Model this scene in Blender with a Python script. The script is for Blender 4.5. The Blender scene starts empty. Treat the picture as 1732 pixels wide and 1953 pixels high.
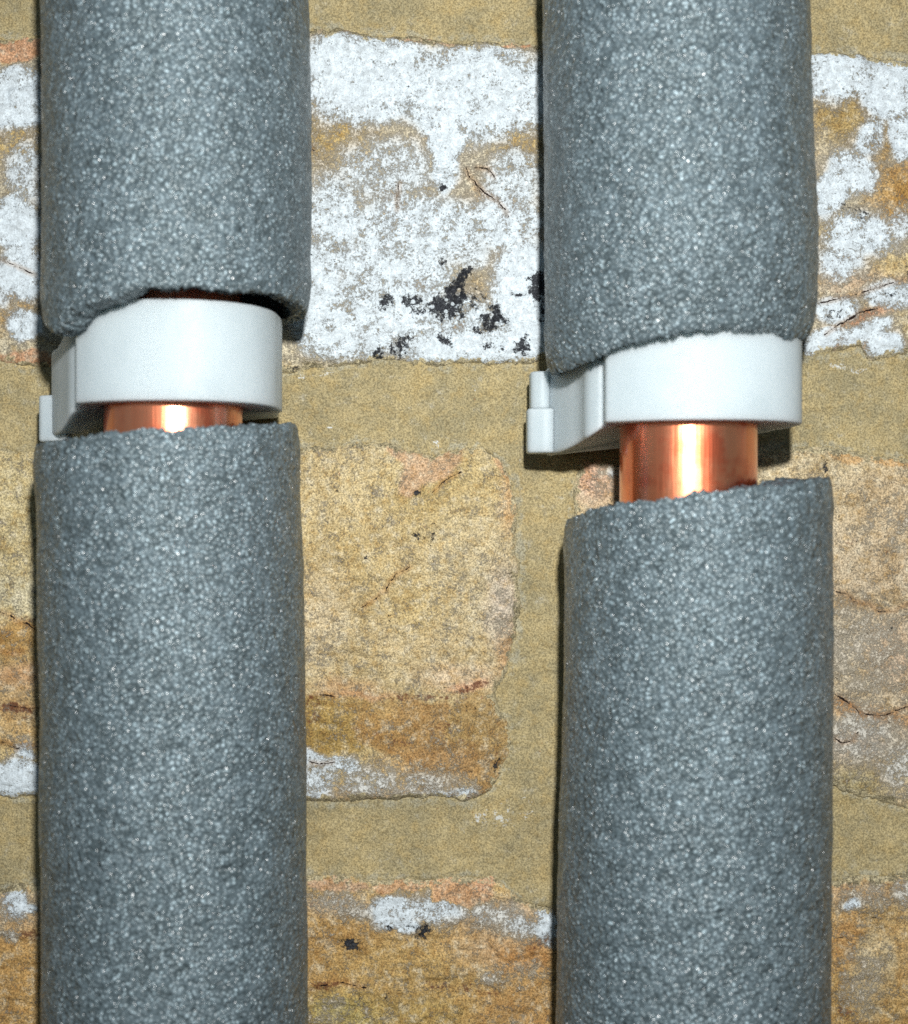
import bpy, math, random
import numpy as np
from mathutils import Vector

# ------------------------------------------------------------------ camera
S = 1.0 / 11070.0            # metres on the wall face per photo pixel
CX, CY = 866.0, 976.5        # photo centre
D = 0.220                    # lens to wall face
FPX = 11070.0 * D            # focal length in photo pixels
scene = bpy.context.scene
C = scene.collection

cam_d = bpy.data.cameras.new('camera')
cam = bpy.data.objects.new('camera', cam_d)
C.objects.link(cam)
cam.location = (0, -D, 0)
cam.rotation_euler = (math.radians(90), 0, 0)
cam_d.sensor_fit = 'VERTICAL'
cam_d.sensor_height = 24.0
cam_d.lens = 24.0 * D / (1953 * S)
cam_d.clip_start = 0.005
cam_d.clip_end = 50.0
cam_d.dof.use_dof = True
cam_d.dof.focus_distance = D + 0.001
cam_d.dof.aperture_fstop = cam_d.lens / 2.5      # 2.5 mm entrance pupil
scene.camera = cam

# ------------------------------------------------------------------ light
w = bpy.data.worlds.new("World")
scene.world = w
w.use_nodes = True
wn = w.node_tree
wn.nodes.clear()
sky = wn.nodes.new('ShaderNodeTexSky')
sky.sky_type = 'NISHITA'
sky.sun_disc = False
sky.sun_elevation = math.radians(16)
sky.sun_rotation = math.radians(35)
bg = wn.nodes.new('ShaderNodeBackground')
bg.inputs['Strength'].default_value = 0.06
wo = wn.nodes.new('ShaderNodeOutputWorld')
wn.links.new(sky.outputs[0], bg.inputs[0])
wn.links.new(bg.outputs[0], wo.inputs[0])

fl_d = bpy.data.lights.new('flash_lamp', 'POINT')     # the camera's own flash, up and to the right of the lens
fl_d.energy = 2.95
fl_d.shadow_soft_size = 0.0042
fl_d.color = (1.0, 1.0, 0.975)
fl = bpy.data.objects.new('flash_lamp', fl_d)
C.objects.link(fl)
fl.location = (0.0106, -0.232, 0.049)

scene.view_settings.view_transform = 'Standard'
scene.view_settings.look = 'None'
scene.view_settings.exposure = 0.0
scene.view_settings.gamma = 1.0
scene.cycles.use_denoising = False
scene.cycles.sample_clamp_indirect = 4.0
scene.cycles.max_bounces = 8

# ------------------------------------------------------------------ helpers
rng = np.random.RandomState(7)
_LAT = rng.rand(256, 256, 4)


def vnoise(x, y, ch=0):
    """smooth value noise 0..1 on arrays"""
    xi = np.floor(x).astype(int); yi = np.floor(y).astype(int)
    fx = x - xi; fy = y - yi
    fx = fx * fx * (3 - 2 * fx); fy = fy * fy * (3 - 2 * fy)
    L = _LAT[..., ch]
    a = L[xi % 256, yi % 256]; b = L[(xi + 1) % 256, yi % 256]
    c = L[xi % 256, (yi + 1) % 256]; d = L[(xi + 1) % 256, (yi + 1) % 256]
    return (a * (1 - fx) + b * fx) * (1 - fy) + (c * (1 - fx) + d * fx) * fy


def fbm(x, y, oct=4, ch=0, gain=0.55):
    s = 0; a = 1.0; t = 0
    for k in range(oct):
        s = s + a * vnoise(x * 2 ** k + 17.3 * k, y * 2 ** k + 5.1 * k, ch)
        t += a; a *= gain
    return s / t                  # 0..1, mean 0.5


def sstep(a, b, x):
    t = np.clip((x - a) / (b - a), 0, 1)
    return t * t * (3 - 2 * t)


def lin(r, g, b, k=0.86):
    f = lambda c: (c / 12.92 if c <= 0.04045 else ((c + 0.055) / 1.055) ** 2.4)
    return (f(r / 255) * k, f(g / 255) * k, f(b / 255) * k)


def tag(o, label=None, cat=None, group=None, kind=None):
    if label: o['label'] = label
    if cat: o['category'] = cat
    if group: o['group'] = group
    if kind: o['kind'] = kind
    return o


def empty(name, loc):
    o = bpy.data.objects.new(name, None)
    o.empty_display_size = 0.01
    C.objects.link(o)
    o.location = loc
    return o


def link_mesh(name, me, mat, parent=None, smooth=True):
    o = bpy.data.objects.new(name, me)
    C.objects.link(o)
    if mat: me.materials.append(mat)
    if parent:
        o.parent = parent
    if smooth:
        me.polygons.foreach_set('use_smooth', [True] * len(me.polygons))
    return o


def grid_mesh(name, P, closed_u=False, flip=False):
    """P: (nv, nu, 3) array of points -> mesh of quads"""
    nv, nu = P.shape[:2]
    idx = np.arange(nv * nu).reshape(nv, nu)
    if closed_u:
        idx = np.concatenate([idx, idx[:, :1]], axis=1)
    a = idx[:-1, :-1].ravel(); b = idx[:-1, 1:].ravel(); c = idx[1:, 1:].ravel(); d = idx[1:, :-1].ravel()
    q = np.stack([a, d, c, b] if flip else [a, b, c, d], axis=1)
    me = bpy.data.meshes.new(name)
    me.vertices.add(nv * nu)
    me.vertices.foreach_set('co', P.reshape(-1).astype(np.float32))
    n = len(q)
    me.loops.add(n * 4)
    me.loops.foreach_set('vertex_index', q.reshape(-1).astype(np.int32))
    me.polygons.add(n)
    me.polygons.foreach_set('loop_start', np.arange(0, n * 4, 4, dtype=np.int32))
    me.update(calc_edges=True)
    me.validate()
    return me


def set_attr(me, name, arr):
    a = me.attributes.new(name, 'FLOAT', 'POINT')
    a.data.foreach_set('value', arr.reshape(-1).astype(np.float32))


def set_col(me, name, arr):
    a = me.attributes.new(name, 'FLOAT_COLOR', 'POINT')
    rgba = np.concatenate([arr.reshape(-1, 3), np.ones((arr.size // 3, 1))], axis=1)
    a.data.foreach_set('color', rgba.reshape(-1).astype(np.float32))


class NT:
    """small node-tree builder"""
    def __init__(self, name):
        self.m = bpy.data.materials.new(name)
        self.m.use_nodes = True
        self.t = self.m.node_tree
        self.t.nodes.clear()
        self.out = self.t.nodes.new('ShaderNodeOutputMaterial')
        self.bsdf = self.t.nodes.new('ShaderNodeBsdfPrincipled')
        self.t.links.new(self.bsdf.outputs[0], self.out.inputs[0])
        self.tc = self.t.nodes.new('ShaderNodeTexCoord')

    def n(self, typ, **kw):
        nd = self.t.nodes.new(typ)
        for k, v in kw.items():
            setattr(nd, k, v)
        return nd

    def put(self, sock, v):
        if isinstance(v, bpy.types.NodeSocket):
            self.t.links.new(v, sock)
        elif v is not None:
            if isinstance(v, tuple) and len(v) == 3 and sock.type == 'RGBA':
                v = (*v, 1)
            sock.default_value = v

    def noise(self, scale, detail=3, rough=0.55, vec=None, dist=0.0):
        nd = self.n('ShaderNodeTexNoise')
        self.put(nd.inputs['Vector'], vec or self.tc.outputs['Object'])
        nd.inputs['Scale'].default_value = scale
        nd.inputs['Detail'].default_value = detail
        nd.inputs['Roughness'].default_value = rough
        nd.inputs['Distortion'].default_value = dist
        return nd.outputs['Fac']

    def math(self, op, a, b=None, c=None, clamp=False):
        nd = self.n('ShaderNodeMath', operation=op, use_clamp=clamp)
        self.put(nd.inputs[0], a)
        if b is not None: self.put(nd.inputs[1], b)
        if c is not None: self.put(nd.inputs[2], c)
        return nd.outputs[0]

    def ramp(self, x, a, b, lo=0.0, hi=1.0):
        nd = self.n('ShaderNodeMapRange', interpolation_type='SMOOTHSTEP')
        self.put(nd.inputs['Value'], x)
        nd.inputs['From Min'].default_value = a
        nd.inputs['From Max'].default_value = b
        nd.inputs['To Min'].default_value = lo
        nd.inputs['To Max'].default_value = hi
        return nd.outputs[0]

    def mix(self, f, a, b, mode='MIX'):
        nd = self.n('ShaderNodeMix', data_type='RGBA', blend_type=mode)
        self.put(nd.inputs[0], f)
        self.put(nd.inputs[6], a)
        self.put(nd.inputs[7], b)
        return nd.outputs[2]

    def attr(self, name, out='Fac'):
        nd = self.n('ShaderNodeAttribute', attribute_name=name)
        return nd.outputs[out]

    def bump(self, h, dist, strength=1.0, normal=None):
        nd = self.n('ShaderNodeBump')
        nd.inputs['Strength'].default_value = strength
        nd.inputs['Distance'].default_value = dist
        self.put(nd.inputs['Height'], h)
        if normal is not None: self.put(nd.inputs['Normal'], normal)
        return nd.outputs[0]


# ------------------------------------------------------------------ materials
def brick_material():
    t = NT('weathered_stock_brick')
    tint = t.attr('tint', 'Color')
    W, B, Cm, Cs, Dk = t.attr('white'), t.attr('black'), t.attr('crack_mask'), t.attr('crack_dist'), t.attr('dark')
    big = t.noise(150, 3)
    mid = t.noise(620, 5, 0.65)
    fine = t.noise(3300, 2, 0.8)
    fine2 = t.noise(2300, 4, 0.8)
    # clay: mottling and grain
    col = t.mix(t.ramp(big, 0.35, 0.68), t.mix(1.0, tint, (0.90, 0.87, 0.82), 'MULTIPLY'), t.mix(1.0, tint, (1.10, 1.10, 1.12), 'MULTIPLY'))
    col = t.mix(t.ramp(mid, 0.50, 0.66), col, t.mix(1.0, col, (0.84, 0.74, 0.56), 'MULTIPLY'))
    col = t.mix(t.ramp(mid, 0.50, 0.30), col, t.mix(0.5, col, lin(226, 214, 186)))
    g = t.ramp(fine, 0.30, 0.70, 0.50, 1.48)
    gc = t.n('ShaderNodeCombineColor')
    for i in range(3): t.put(gc.inputs[i], g)
    col = t.mix(1.0, col, gc.outputs[0], 'MULTIPLY')
    col = t.mix(t.math('MULTIPLY', t.ramp(fine2, 0.60, 0.68), 0.75), col, lin(95, 62, 40))
    col = t.mix(t.math('MULTIPLY', t.ramp(t.noise(1500, 4, 0.7, dist=0.4), 0.66, 0.71), 0.65), col, lin(178, 104, 58))
    col = t.mix(t.math('MULTIPLY', t.ramp(fine2, 0.37, 0.30), 0.6), col, lin(236, 232, 214))
    hs = t.n('ShaderNodeHueSaturation')
    hs.inputs['Saturation'].default_value = 0.90; hs.inputs['Hue'].default_value = 0.506; hs.inputs['Value'].default_value = 1.0
    t.put(hs.inputs['Color'], col)
    col = hs.outputs[0]
    # rusty brown staining
    dn = t.math('ADD', Dk, t.math('MULTIPLY', t.math('SUBTRACT', t.noise(1300, 7, 0.8), 0.5), 3.2))
    col = t.mix(t.math('MULTIPLY', t.ramp(dn, 0.46, 0.80), 0.85), col, lin(104, 58, 40))
    # white crust: big flakes and fine pitting both eat into it
    n1 = t.noise(420, 9, 0.78)
    n2 = t.noise(2200, 5, 0.8)
    wsum = t.math('ADD', t.math('ADD', W, t.math('MULTIPLY', t.math('SUBTRACT', n1, 0.5), 2.9)), t.math('MULTIPLY', t.math('SUBTRACT', n2, 0.5), 2.4))
    film = t.math('MULTIPLY', t.ramp(wsum, -0.05, 0.55), 0.40)       # thin chalky film
    crust = t.math('MULTIPLY', t.ramp(wsum, 0.14, 0.76), 0.97)
    wcol = t.mix(t.ramp(t.noise(900, 5, 0.7), 0.35, 0.65), lin(206, 216, 222, 0.88), lin(232, 244, 252, 0.92))
    film = t.math('MULTIPLY', film, t.ramp(W, 0.08, 0.40))
    col = t.mix(film, col, lin(236, 222, 194, 0.86))
    wcol = t.mix(t.ramp(W, 0.35, 0.75), lin(222, 210, 188, 0.9), wcol)
    col = t.mix(crust, col, wcol)
    wm = crust
    # fine dark pits in the crust
    pits = t.math('MULTIPLY', t.ramp(t.noise(2700, 5, 0.8), 0.57, 0.68), t.math('MULTIPLY', wm, 0.8))
    col = t.mix(pits, col, lin(112, 96, 92))
    # mortar smeared over the arrises
    en = t.math('ADD', t.attr('rim'), t.math('MULTIPLY', t.math('SUBTRACT', t.noise(420, 8, 0.75), 0.5), 3.2))
    smear = t.ramp(en, 0.62, 0.78)
    scol = t.mix(1.0, t.mix(t.ramp(mid, 0.4, 0.6), lin(176, 163, 128), lin(196, 184, 150)), gc.outputs[0], 'MULTIPLY')
    col = t.mix(smear, col, scol)
    g3 = t.ramp(t.noise(3000, 3, 0.85), 0.32, 0.68, 0.84, 1.13)
    gd = t.n('ShaderNodeCombineColor')
    for i in range(3): t.put(gd.inputs[i], g3)
    col = t.mix(1.0, col, gd.outputs[0], 'MULTIPLY')
    # tar / soot marks
    n3 = t.noise(1250, 8, 0.8)
    bn = t.math('ADD', B, t.math('MULTIPLY', t.math('SUBTRACT', n3, 0.5), 4.2))
    vo = t.n('ShaderNodeTexVoronoi', feature='F1')
    t.put(vo.inputs['Vector'], t.tc.outputs['Object'])
    vo.inputs['Scale'].default_value = 900
    vs = t.n('ShaderNodeSeparateColor'); t.put(vs.inputs[0], vo.outputs['Color'])
    dots = t.math('MULTIPLY', t.ramp(vo.outputs['Distance'], 0.42, 0.30), t.ramp(vs.outputs[0], 0.50, 0.62))
    bm = t.math('MULTIPLY', t.ramp(bn, 0.50, 0.78), t.math('SUBTRACT', 1.0, t.math('MULTIPLY', dots, 0.85)))
    bcol = t.mix(t.ramp(fine, 0.35, 0.7), (0.013, 0.014, 0.018), (0.055, 0.06, 0.07))
    col = t.mix(bm, col, bcol)
    # cracks
    wob = t.math('MULTIPLY', t.math('SUBTRACT', t.noise(900, 4, 0.7), 0.5), 0.00075)
    cd = t.math('ABSOLUTE', t.math('ADD', Cs, wob))
    cwid = t.ramp(t.noise(420, 5, 0.7), 0.38, 0.66, -0.00004, 0.00016)
    cm = t.math('MULTIPLY', t.math('LESS_THAN', cd, cwid), t.ramp(Cm, 0.35, 0.6))
    halo = t.math('MULTIPLY', t.ramp(cd, 0.0009, 0.0001), t.math('MULTIPLY', Cm, 0.5))
    col = t.mix(halo, col, t.mix(1.0, col, (0.72, 0.5, 0.34), 'MULTIPLY'))
    col = t.mix(cm, col, lin(42, 26, 20))
    t.put(t.bsdf.inputs['Base Color'], col)
    t.bsdf.inputs['Roughness'].default_value = 0.82
    t.bsdf.inputs['Specular IOR Level'].default_value = 0.3
    h = t.math('ADD', t.math('MULTIPLY', fine, 0.30), t.math('MULTIPLY', mid, 0.9))
    h = t.math('ADD', h, t.math('MULTIPLY', wm, 0.45))
    h = t.math('SUBTRACT', h, t.math('MULTIPLY', bm, 0.25))
    h = t.math('SUBTRACT', h, t.math('MULTIPLY', cm, 1.6))
    t.put(t.bsdf.inputs['Normal'], t.bump(h, 0.00042, 1.0))
    return t.m


def mortar_material():
    t = NT('sandy_lime_mortar')
    big = t.noise(95, 6, 0.68)
    mid = t.noise(420, 6, 0.7, dist=0.3)
    fine = t.noise(3300, 2, 0.8)
    fine2 = t.noise(2300, 4, 0.82)
    col = t.mix(t.ramp(big, 0.34, 0.66), lin(158, 147, 114), lin(186, 169, 126))
    col = t.mix(t.math('MULTIPLY', t.ramp(mid, 0.46, 0.68), 0.55), col, lin(180, 156, 104))
    col = t.mix(t.math('MULTIPLY', t.ramp(mid, 0.44, 0.28), 0.7), col, lin(182, 176, 156))
    # paler grey laitance towards the brick edges
    e = t.math('ADD', t.attr('edge'), t.math('MULTIPLY', t.math('SUBTRACT', t.noise(300, 7, 0.75), 0.5), 3.0))
    col = t.mix(t.math('MULTIPLY', t.ramp(e, 0.85, 1.25), 0.6), col, lin(172, 170, 152))
    g = t.ramp(fine, 0.30, 0.70, 0.56, 1.42)
    gc = t.n('ShaderNodeCombineColor')
    for i in range(3): t.put(gc.inputs[i], g)
    col = t.mix(1.0, col, gc.outputs[0], 'MULTIPLY')
    col = t.mix(t.math('MULTIPLY', t.ramp(fine2, 0.63, 0.70), 0.75), col, lin(74, 66, 50))
    col = t.mix(t.math('MULTIPLY', t.ramp(fine2, 0.36, 0.29), 0.7), col, lin(222, 220, 200))
    col = t.mix(t.math('MULTIPLY', t.ramp(t.noise(1300, 3, 0.7), 0.70, 0.76), 0.6), col, lin(176, 116, 60))
    wn_ = t.math('ADD', t.attr('white'), t.math('MULTIPLY', t.math('SUBTRACT', t.noise(900, 7, 0.75), 0.5), 2.2))
    col = t.mix(t.ramp(wn_, 0.5, 0.7), col, lin(226, 228, 224))
    t.put(t.bsdf.inputs['Base Color'], col)
    t.bsdf.inputs['Roughness'].default_value = 0.9
    t.bsdf.inputs['Specular IOR Level'].default_value = 0.25
    h = t.math('ADD', t.math('MULTIPLY', fine, 0.45), t.math('MULTIPLY', mid, 1.2))
    t.put(t.bsdf.inputs['Normal'], t.bump(h, 0.00030, 1.0))
    return t.m


def foam_material(name, cut=False):
    """closed-cell polyethylene foam: every bubble is a tiny glossy facet"""
    t = NT(name)
    mpv = t.n('ShaderNodeMapping')
    t.put(mpv.inputs['Vector'], t.tc.outputs['Object'])
    mpv.inputs['Rotation'].default_value = (0.61, 0.47, 0.83)
    wv = t.n('ShaderNodeTexNoise')
    t.put(wv.inputs['Vector'], mpv.outputs[0]); wv.inputs['Scale'].default_value = 300; wv.inputs['Detail'].default_value = 2
    wsc = t.n('ShaderNodeVectorMath', operation='SCALE')
    t.put(wsc.inputs[0], wv.outputs['Color']); wsc.inputs['Scale'].default_value = 0.0016
    wad = t.n('ShaderNodeVectorMath', operation='ADD')
    t.put(wad.inputs[0], mpv.outputs[0]); t.put(wad.inputs[1], wsc.outputs[0])
    vec = wad.outputs[0]
    vo = t.n('ShaderNodeTexVoronoi', feature='F1')
    t.put(vo.inputs['Vector'], vec)
    vo.inputs['Scale'].default_value = 1720
    vo2 = t.n('ShaderNodeTexVoronoi', feature='F1')
    t.put(vo2.inputs['Vector'], vec)
    vo2.inputs['Scale'].default_value = 1500
    sep = t.n('ShaderNodeSeparateColor'); t.put(sep.inputs[0], vo.outputs['Color'])
    sep2 = t.n('ShaderNodeSeparateColor'); t.put(sep2.inputs[0], vo2.outputs['Color'])
    geo = t.n('ShaderNodeNewGeometry')

    def tilt(vcol, k, base):
        a = t.n('ShaderNodeVectorMath', operation='SUBTRACT')
        t.put(a.inputs[0], vcol); a.inputs[1].default_value = (0.5, 0.5, 0.5)
        s = t.n('ShaderNodeVectorMath', operation='SCALE')
        t.put(s.inputs[0], a.outputs[0]); s.inputs['Scale'].default_value = k
        ad = t.n('ShaderNodeVectorMath', operation='ADD')
        t.put(ad.inputs[0], base); t.put(ad.inputs[1], s.outputs[0])
        nm = t.n('ShaderNodeVectorMath', operation='NORMALIZE')
        t.put(nm.inputs[0], ad.outputs[0])
        return nm.outputs[0]
    lump = t.noise(330, 4, 0.6)
    streak = t.n('ShaderNodeMapping')
    t.put(streak.inputs['Vector'], vec)
    streak.inputs['Scale'].default_value = (0.6, 0.6, 1.5)
    lump2 = t.noise(420, 3, 0.6, vec=streak.outputs[0])
    h = t.math('ADD', t.math('MULTIPLY', lump2, 1.0), t.math('MULTIPLY', t.math('SUBTRACT', 1.0, vo.outputs['Distance']), 0.16))
    nb = t.bump(h, 0.00050 if not cut else 0.0010, 1.0)
    # each cell is a little glossy dome (coat) over a soft matt skin
    off = t.n('ShaderNodeVectorMath', operation='SUBTRACT')
    t.put(off.inputs[0], vec); t.put(off.inputs[1], vo.outputs['Position'])
    unr = t.n('ShaderNodeVectorRotate', rotation_type='EULER_XYZ', invert=True)
    t.put(unr.inputs['Vector'], off.outputs[0]); unr.inputs['Rotation'].default_value = (0.61, 0.47, 0.83)
    off = unr
    offs = t.n('ShaderNodeVectorMath', operation='SCALE')
    t.put(offs.inputs[0], off.outputs[0]); t.put(offs.inputs['Scale'], t.ramp(sep.outputs[2], 0.0, 1.0, 4200.0, 1900.0))
    dome = t.n('ShaderNodeVectorMath', operation='ADD')
    t.put(dome.inputs[0], nb); t.put(dome.inputs[1], offs.outputs[0])
    coatn = tilt(vo.outputs['Color'], 0.9, dome.outputs[0])
    soft = t.n('ShaderNodeVectorMath', operation='SCALE')
    t.put(soft.inputs[0], off.outputs[0]); soft.inputs['Scale'].default_value = 900
    dome2 = t.n('ShaderNodeVectorMath', operation='ADD')
    t.put(dome2.inputs[0], nb); t.put(dome2.inputs[1], soft.outputs[0])
    nrm = tilt(vo.outputs['Color'], 0.35, dome2.outputs[0])
    base = t.mix(t.ramp(lump, 0.35, 0.65), lin(83, 95, 100), lin(102, 116, 123))
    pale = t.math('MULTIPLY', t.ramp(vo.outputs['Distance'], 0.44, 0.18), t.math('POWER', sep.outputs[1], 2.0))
    base = t.mix(t.math('MULTIPLY', pale, 0.85), base, lin(208, 230, 240))      # flash glints on the bubbles, painted into the colour as pale dots
    base = t.mix(t.ramp(vo.outputs['Distance'], 0.45, 0.85, 0.0, 0.5), base, lin(66, 76, 80))
    if cut:
        base = t.mix(0.3, base, lin(84, 93, 97))
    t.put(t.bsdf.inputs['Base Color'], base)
    t.bsdf.inputs['Roughness'].default_value = 0.46
    t.bsdf.inputs['Specular IOR Level'].default_value = 0.55 if not cut else 0.2
    rnd = t.math('POWER', sep2.outputs[1], 2.2)
    t.put(t.bsdf.inputs['Coat Weight'], t.math('ADD', 0.12, t.math('MULTIPLY', rnd, 0.88)) if not cut else 0.1)
    t.bsdf.inputs['Coat Roughness'].default_value = 0.27
    t.bsdf.inputs['Coat IOR'].default_value = 1.9
    t.bsdf.inputs['Coat Tint'].default_value = (0.97, 1.0, 1.0, 1.0)
    t.put(t.bsdf.inputs['Coat Normal'], coatn)
    t.put(t.bsdf.inputs['Specular Tint'], (0.84, 0.97, 1.0, 1.0))
    t.put(t.bsdf.inputs['Normal'], nrm)
    return t.m


def nylon_material():
    t = NT('milky_nylon')
    n = t.noise(90, 3)
    fleck = t.noise(700, 5, 0.7)
    col = t.mix(t.ramp(n, 0.3, 0.7), (0.46, 0.53, 0.56), (0.51, 0.58, 0.61))
    t.put(t.bsdf.inputs['Base Color'], col)
    t.bsdf.inputs['Subsurface Weight'].default_value = 0.85
    t.bsdf.inputs['Subsurface Radius'].default_value = (1.0, 1.0, 0.95)
    t.bsdf.inputs['Subsurface Scale'].default_value = 0.0042
    t.put(t.bsdf.inputs['Roughness'], t.ramp(fleck, 0.35, 0.75, 0.50, 0.62))
    t.bsdf.inputs['Specular IOR Level'].default_value = 0.28
    t.put(t.bsdf.inputs['Normal'], t.bump(t.math('ADD', t.noise(260, 3), t.math('MULTIPLY', fleck, 0.25)), 0.00012, 0.7))
    return t.m


def copper_material():
    t = NT('drawn_copper')
    mp = t.n('ShaderNodeMapping')
    t.put(mp.inputs['Vector'], t.tc.outputs['Object'])
    mp.inputs['Scale'].default_value = (1, 1, 0.05)
    st = t.noise(900, 4, 0.6, vec=mp.outputs[0])
    st2 = t.noise(260, 3, 0.6, vec=mp.outputs[0])
    blot = t.noise(160, 4, 0.6)
    col = t.mix(t.ramp(st2, 0.35, 0.68), (0.96, 0.33, 0.18), (0.99, 0.47, 0.30))
    col = t.mix(t.ramp(blot, 0.46, 0.62, 0, 0.85), col, (0.74, 0.17, 0.08))
    t.put(t.bsdf.inputs['Base Color'], col)
    t.bsdf.inputs['Metallic'].default_value = 1.0
    t.bsdf.inputs['Coat Weight'].default_value = 1.0
    t.bsdf.inputs['Coat Roughness'].default_value = 0.13
    t.bsdf.inputs['Coat IOR'].default_value = 1.8
    t.bsdf.inputs['Coat Tint'].default_value = (1.0, 0.80, 0.70, 1)
    t.put(t.bsdf.inputs['Roughness'], t.ramp(blot, 0.3, 0.7, 0.30, 0.38))
    t.put(t.bsdf.inputs['Normal'], t.bump(t.math('ADD', st, t.math('MULTIPLY', t.noise(400, 3), 0.2)), 0.00008, 0.9))
    return t.m


M_BRICK = brick_material()
M_MORTAR = mortar_material()
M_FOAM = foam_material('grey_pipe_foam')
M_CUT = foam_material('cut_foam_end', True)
M_NYLON = nylon_material()
M_COPPER = copper_material()

# ------------------------------------------------------------------ the wall
# What is on each brick, in photo pixels on the wall face: (x, y, rx, ry, tilt degrees, amount)
WHITE = [  # top brick
    (700, 150, 150, 100, 0, .95), (900, 180, 160, 110, 0, .9), (1010, 180, 70, 90, 0, .7), (640, 420, 80, 120, 0, .66),
    (640, 120, 80, 60, 0, .9), (850, 260, 35, 130, 0, .95), (980, 350, 80, 90, 0, .62), (740, 330, 140, 90, 0, .60),
    (800, 440, 200, 90, 0, .70), (960, 430, 100, 70, 0, .68), (700, 500, 110, 50, 0, .72), (600, 560, 60, 120, 0, .9),
    (660, 640, 110, 60, 0, .85), (900, 665, 180, 40, 0, .95), (1000, 560, 70, 110, 0, 1.0), (780, 530, 120, 70, 0, .72),
    (900, 480, 60, 50, 0, .6), (1020, 640, 60, 60, 0, .9), (750, 600, 110, 60, 0, .8), (690, 560, 90, 50, 0, .66), (860, 610, 120, 60, 0, .7),
    (30, 190, 70, 70, 0, .9), (45, 330, 45, 80, 0, .62), (30, 430, 55, 60, 0, 1.0), (45, 520, 55, 60, 0, .95),
    (50, 620, 40, 30, 0, .9), (10, 560, 30, 40, 0, .6),
    (1600, 140, 90, 60, 0, .95), (1700, 170, 70, 70, 0, .95), (1620, 330, 60, 45, 25, .8), (1655, 265, 30, 60, 30, .7),
    (1720, 260, 30, 60, 0, .9), (1580, 370, 40, 60, 30, .9), (1640, 450, 90, 55, 0, .75), (1600, 500, 60, 40, 0, .7),
    (1700, 560, 70, 30, 0, .75), (1590, 590, 50, 30, 0, .8), (1570, 650, 45, 28, -30, 1.0), (1650, 630, 60, 22, -25, .9),
    (1690, 660, 45, 32, 0, .95), (1720, 430, 30, 40, 0, .6), (300, 380, 300, 260, 0, .7), (1300, 380, 280, 260, 0, .7),
    # middle brick, lower band
    (600, 1490, 60, 50, 0, .70), (700, 1490, 90, 40, 0, .56), (800, 1495, 90, 36, 0, .52), (860, 1515, 60, 18, 0, .62),
    (640, 1455, 70, 22, 10, .75), (590, 1440, 40, 20, 0, .8), (885, 1508, 26, 12, 0, .7),
    (30, 1485, 60, 42, 0, 1.0), (50, 1430, 30, 25, 0, .75), (300, 1490, 250, 45, 0, .7),
    (620, 1230, 60, 60, 0, .16), (960, 1180, 40, 70, 0, .26), (640, 855, 60, 14, 0, .3), (880, 1100, 60, 60, 0, .12),
    # right brick: pale bloom
    (1650, 1230, 110, 90, 0, .42), (1640, 1400, 90, 70, 0, .50), (1720, 1460, 60, 60, 0, .52), (1700, 1000, 60, 70, 0, .22),
    (1150, 905, 30, 40, 0, .25), (1170, 900, 16, 22, 0, .6), (1660, 1300, 70, 30, 0, .4), (1600, 1160, 40, 40, 0, .3),
    # bottom brick
    (750, 1735, 55, 34, 0, .95), (830, 1735, 80, 34, 0, .72), (650, 1720, 60, 30, 0, .50), (930, 1740, 80, 26, 0, .55),
    (1000, 1765, 60, 30, 15, .62), (1045, 1755, 30, 40, 0, .8), (930, 1860, 26, 18, 0, .5), (990, 1850, 50, 30, 0, .28),
    (760, 1760, 45, 18, 0, .9), (690, 1735, 40, 20, 0, .5), (1030, 1780, 40, 18, 30, .7),
    (30, 1720, 28, 36, 0, .85), (60, 1730, 14, 14, 0, .8), (20, 1780, 20, 14, 0, .5),
    (1660, 1710, 80, 26, 0, .42), (1640, 1870, 45, 80, 10, .40), (1625, 1725, 20, 14, 0, .8), (1720, 1700, 20, 40, 0, .5),
    (640, 1930, 60, 40, 0, .22),
]
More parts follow.
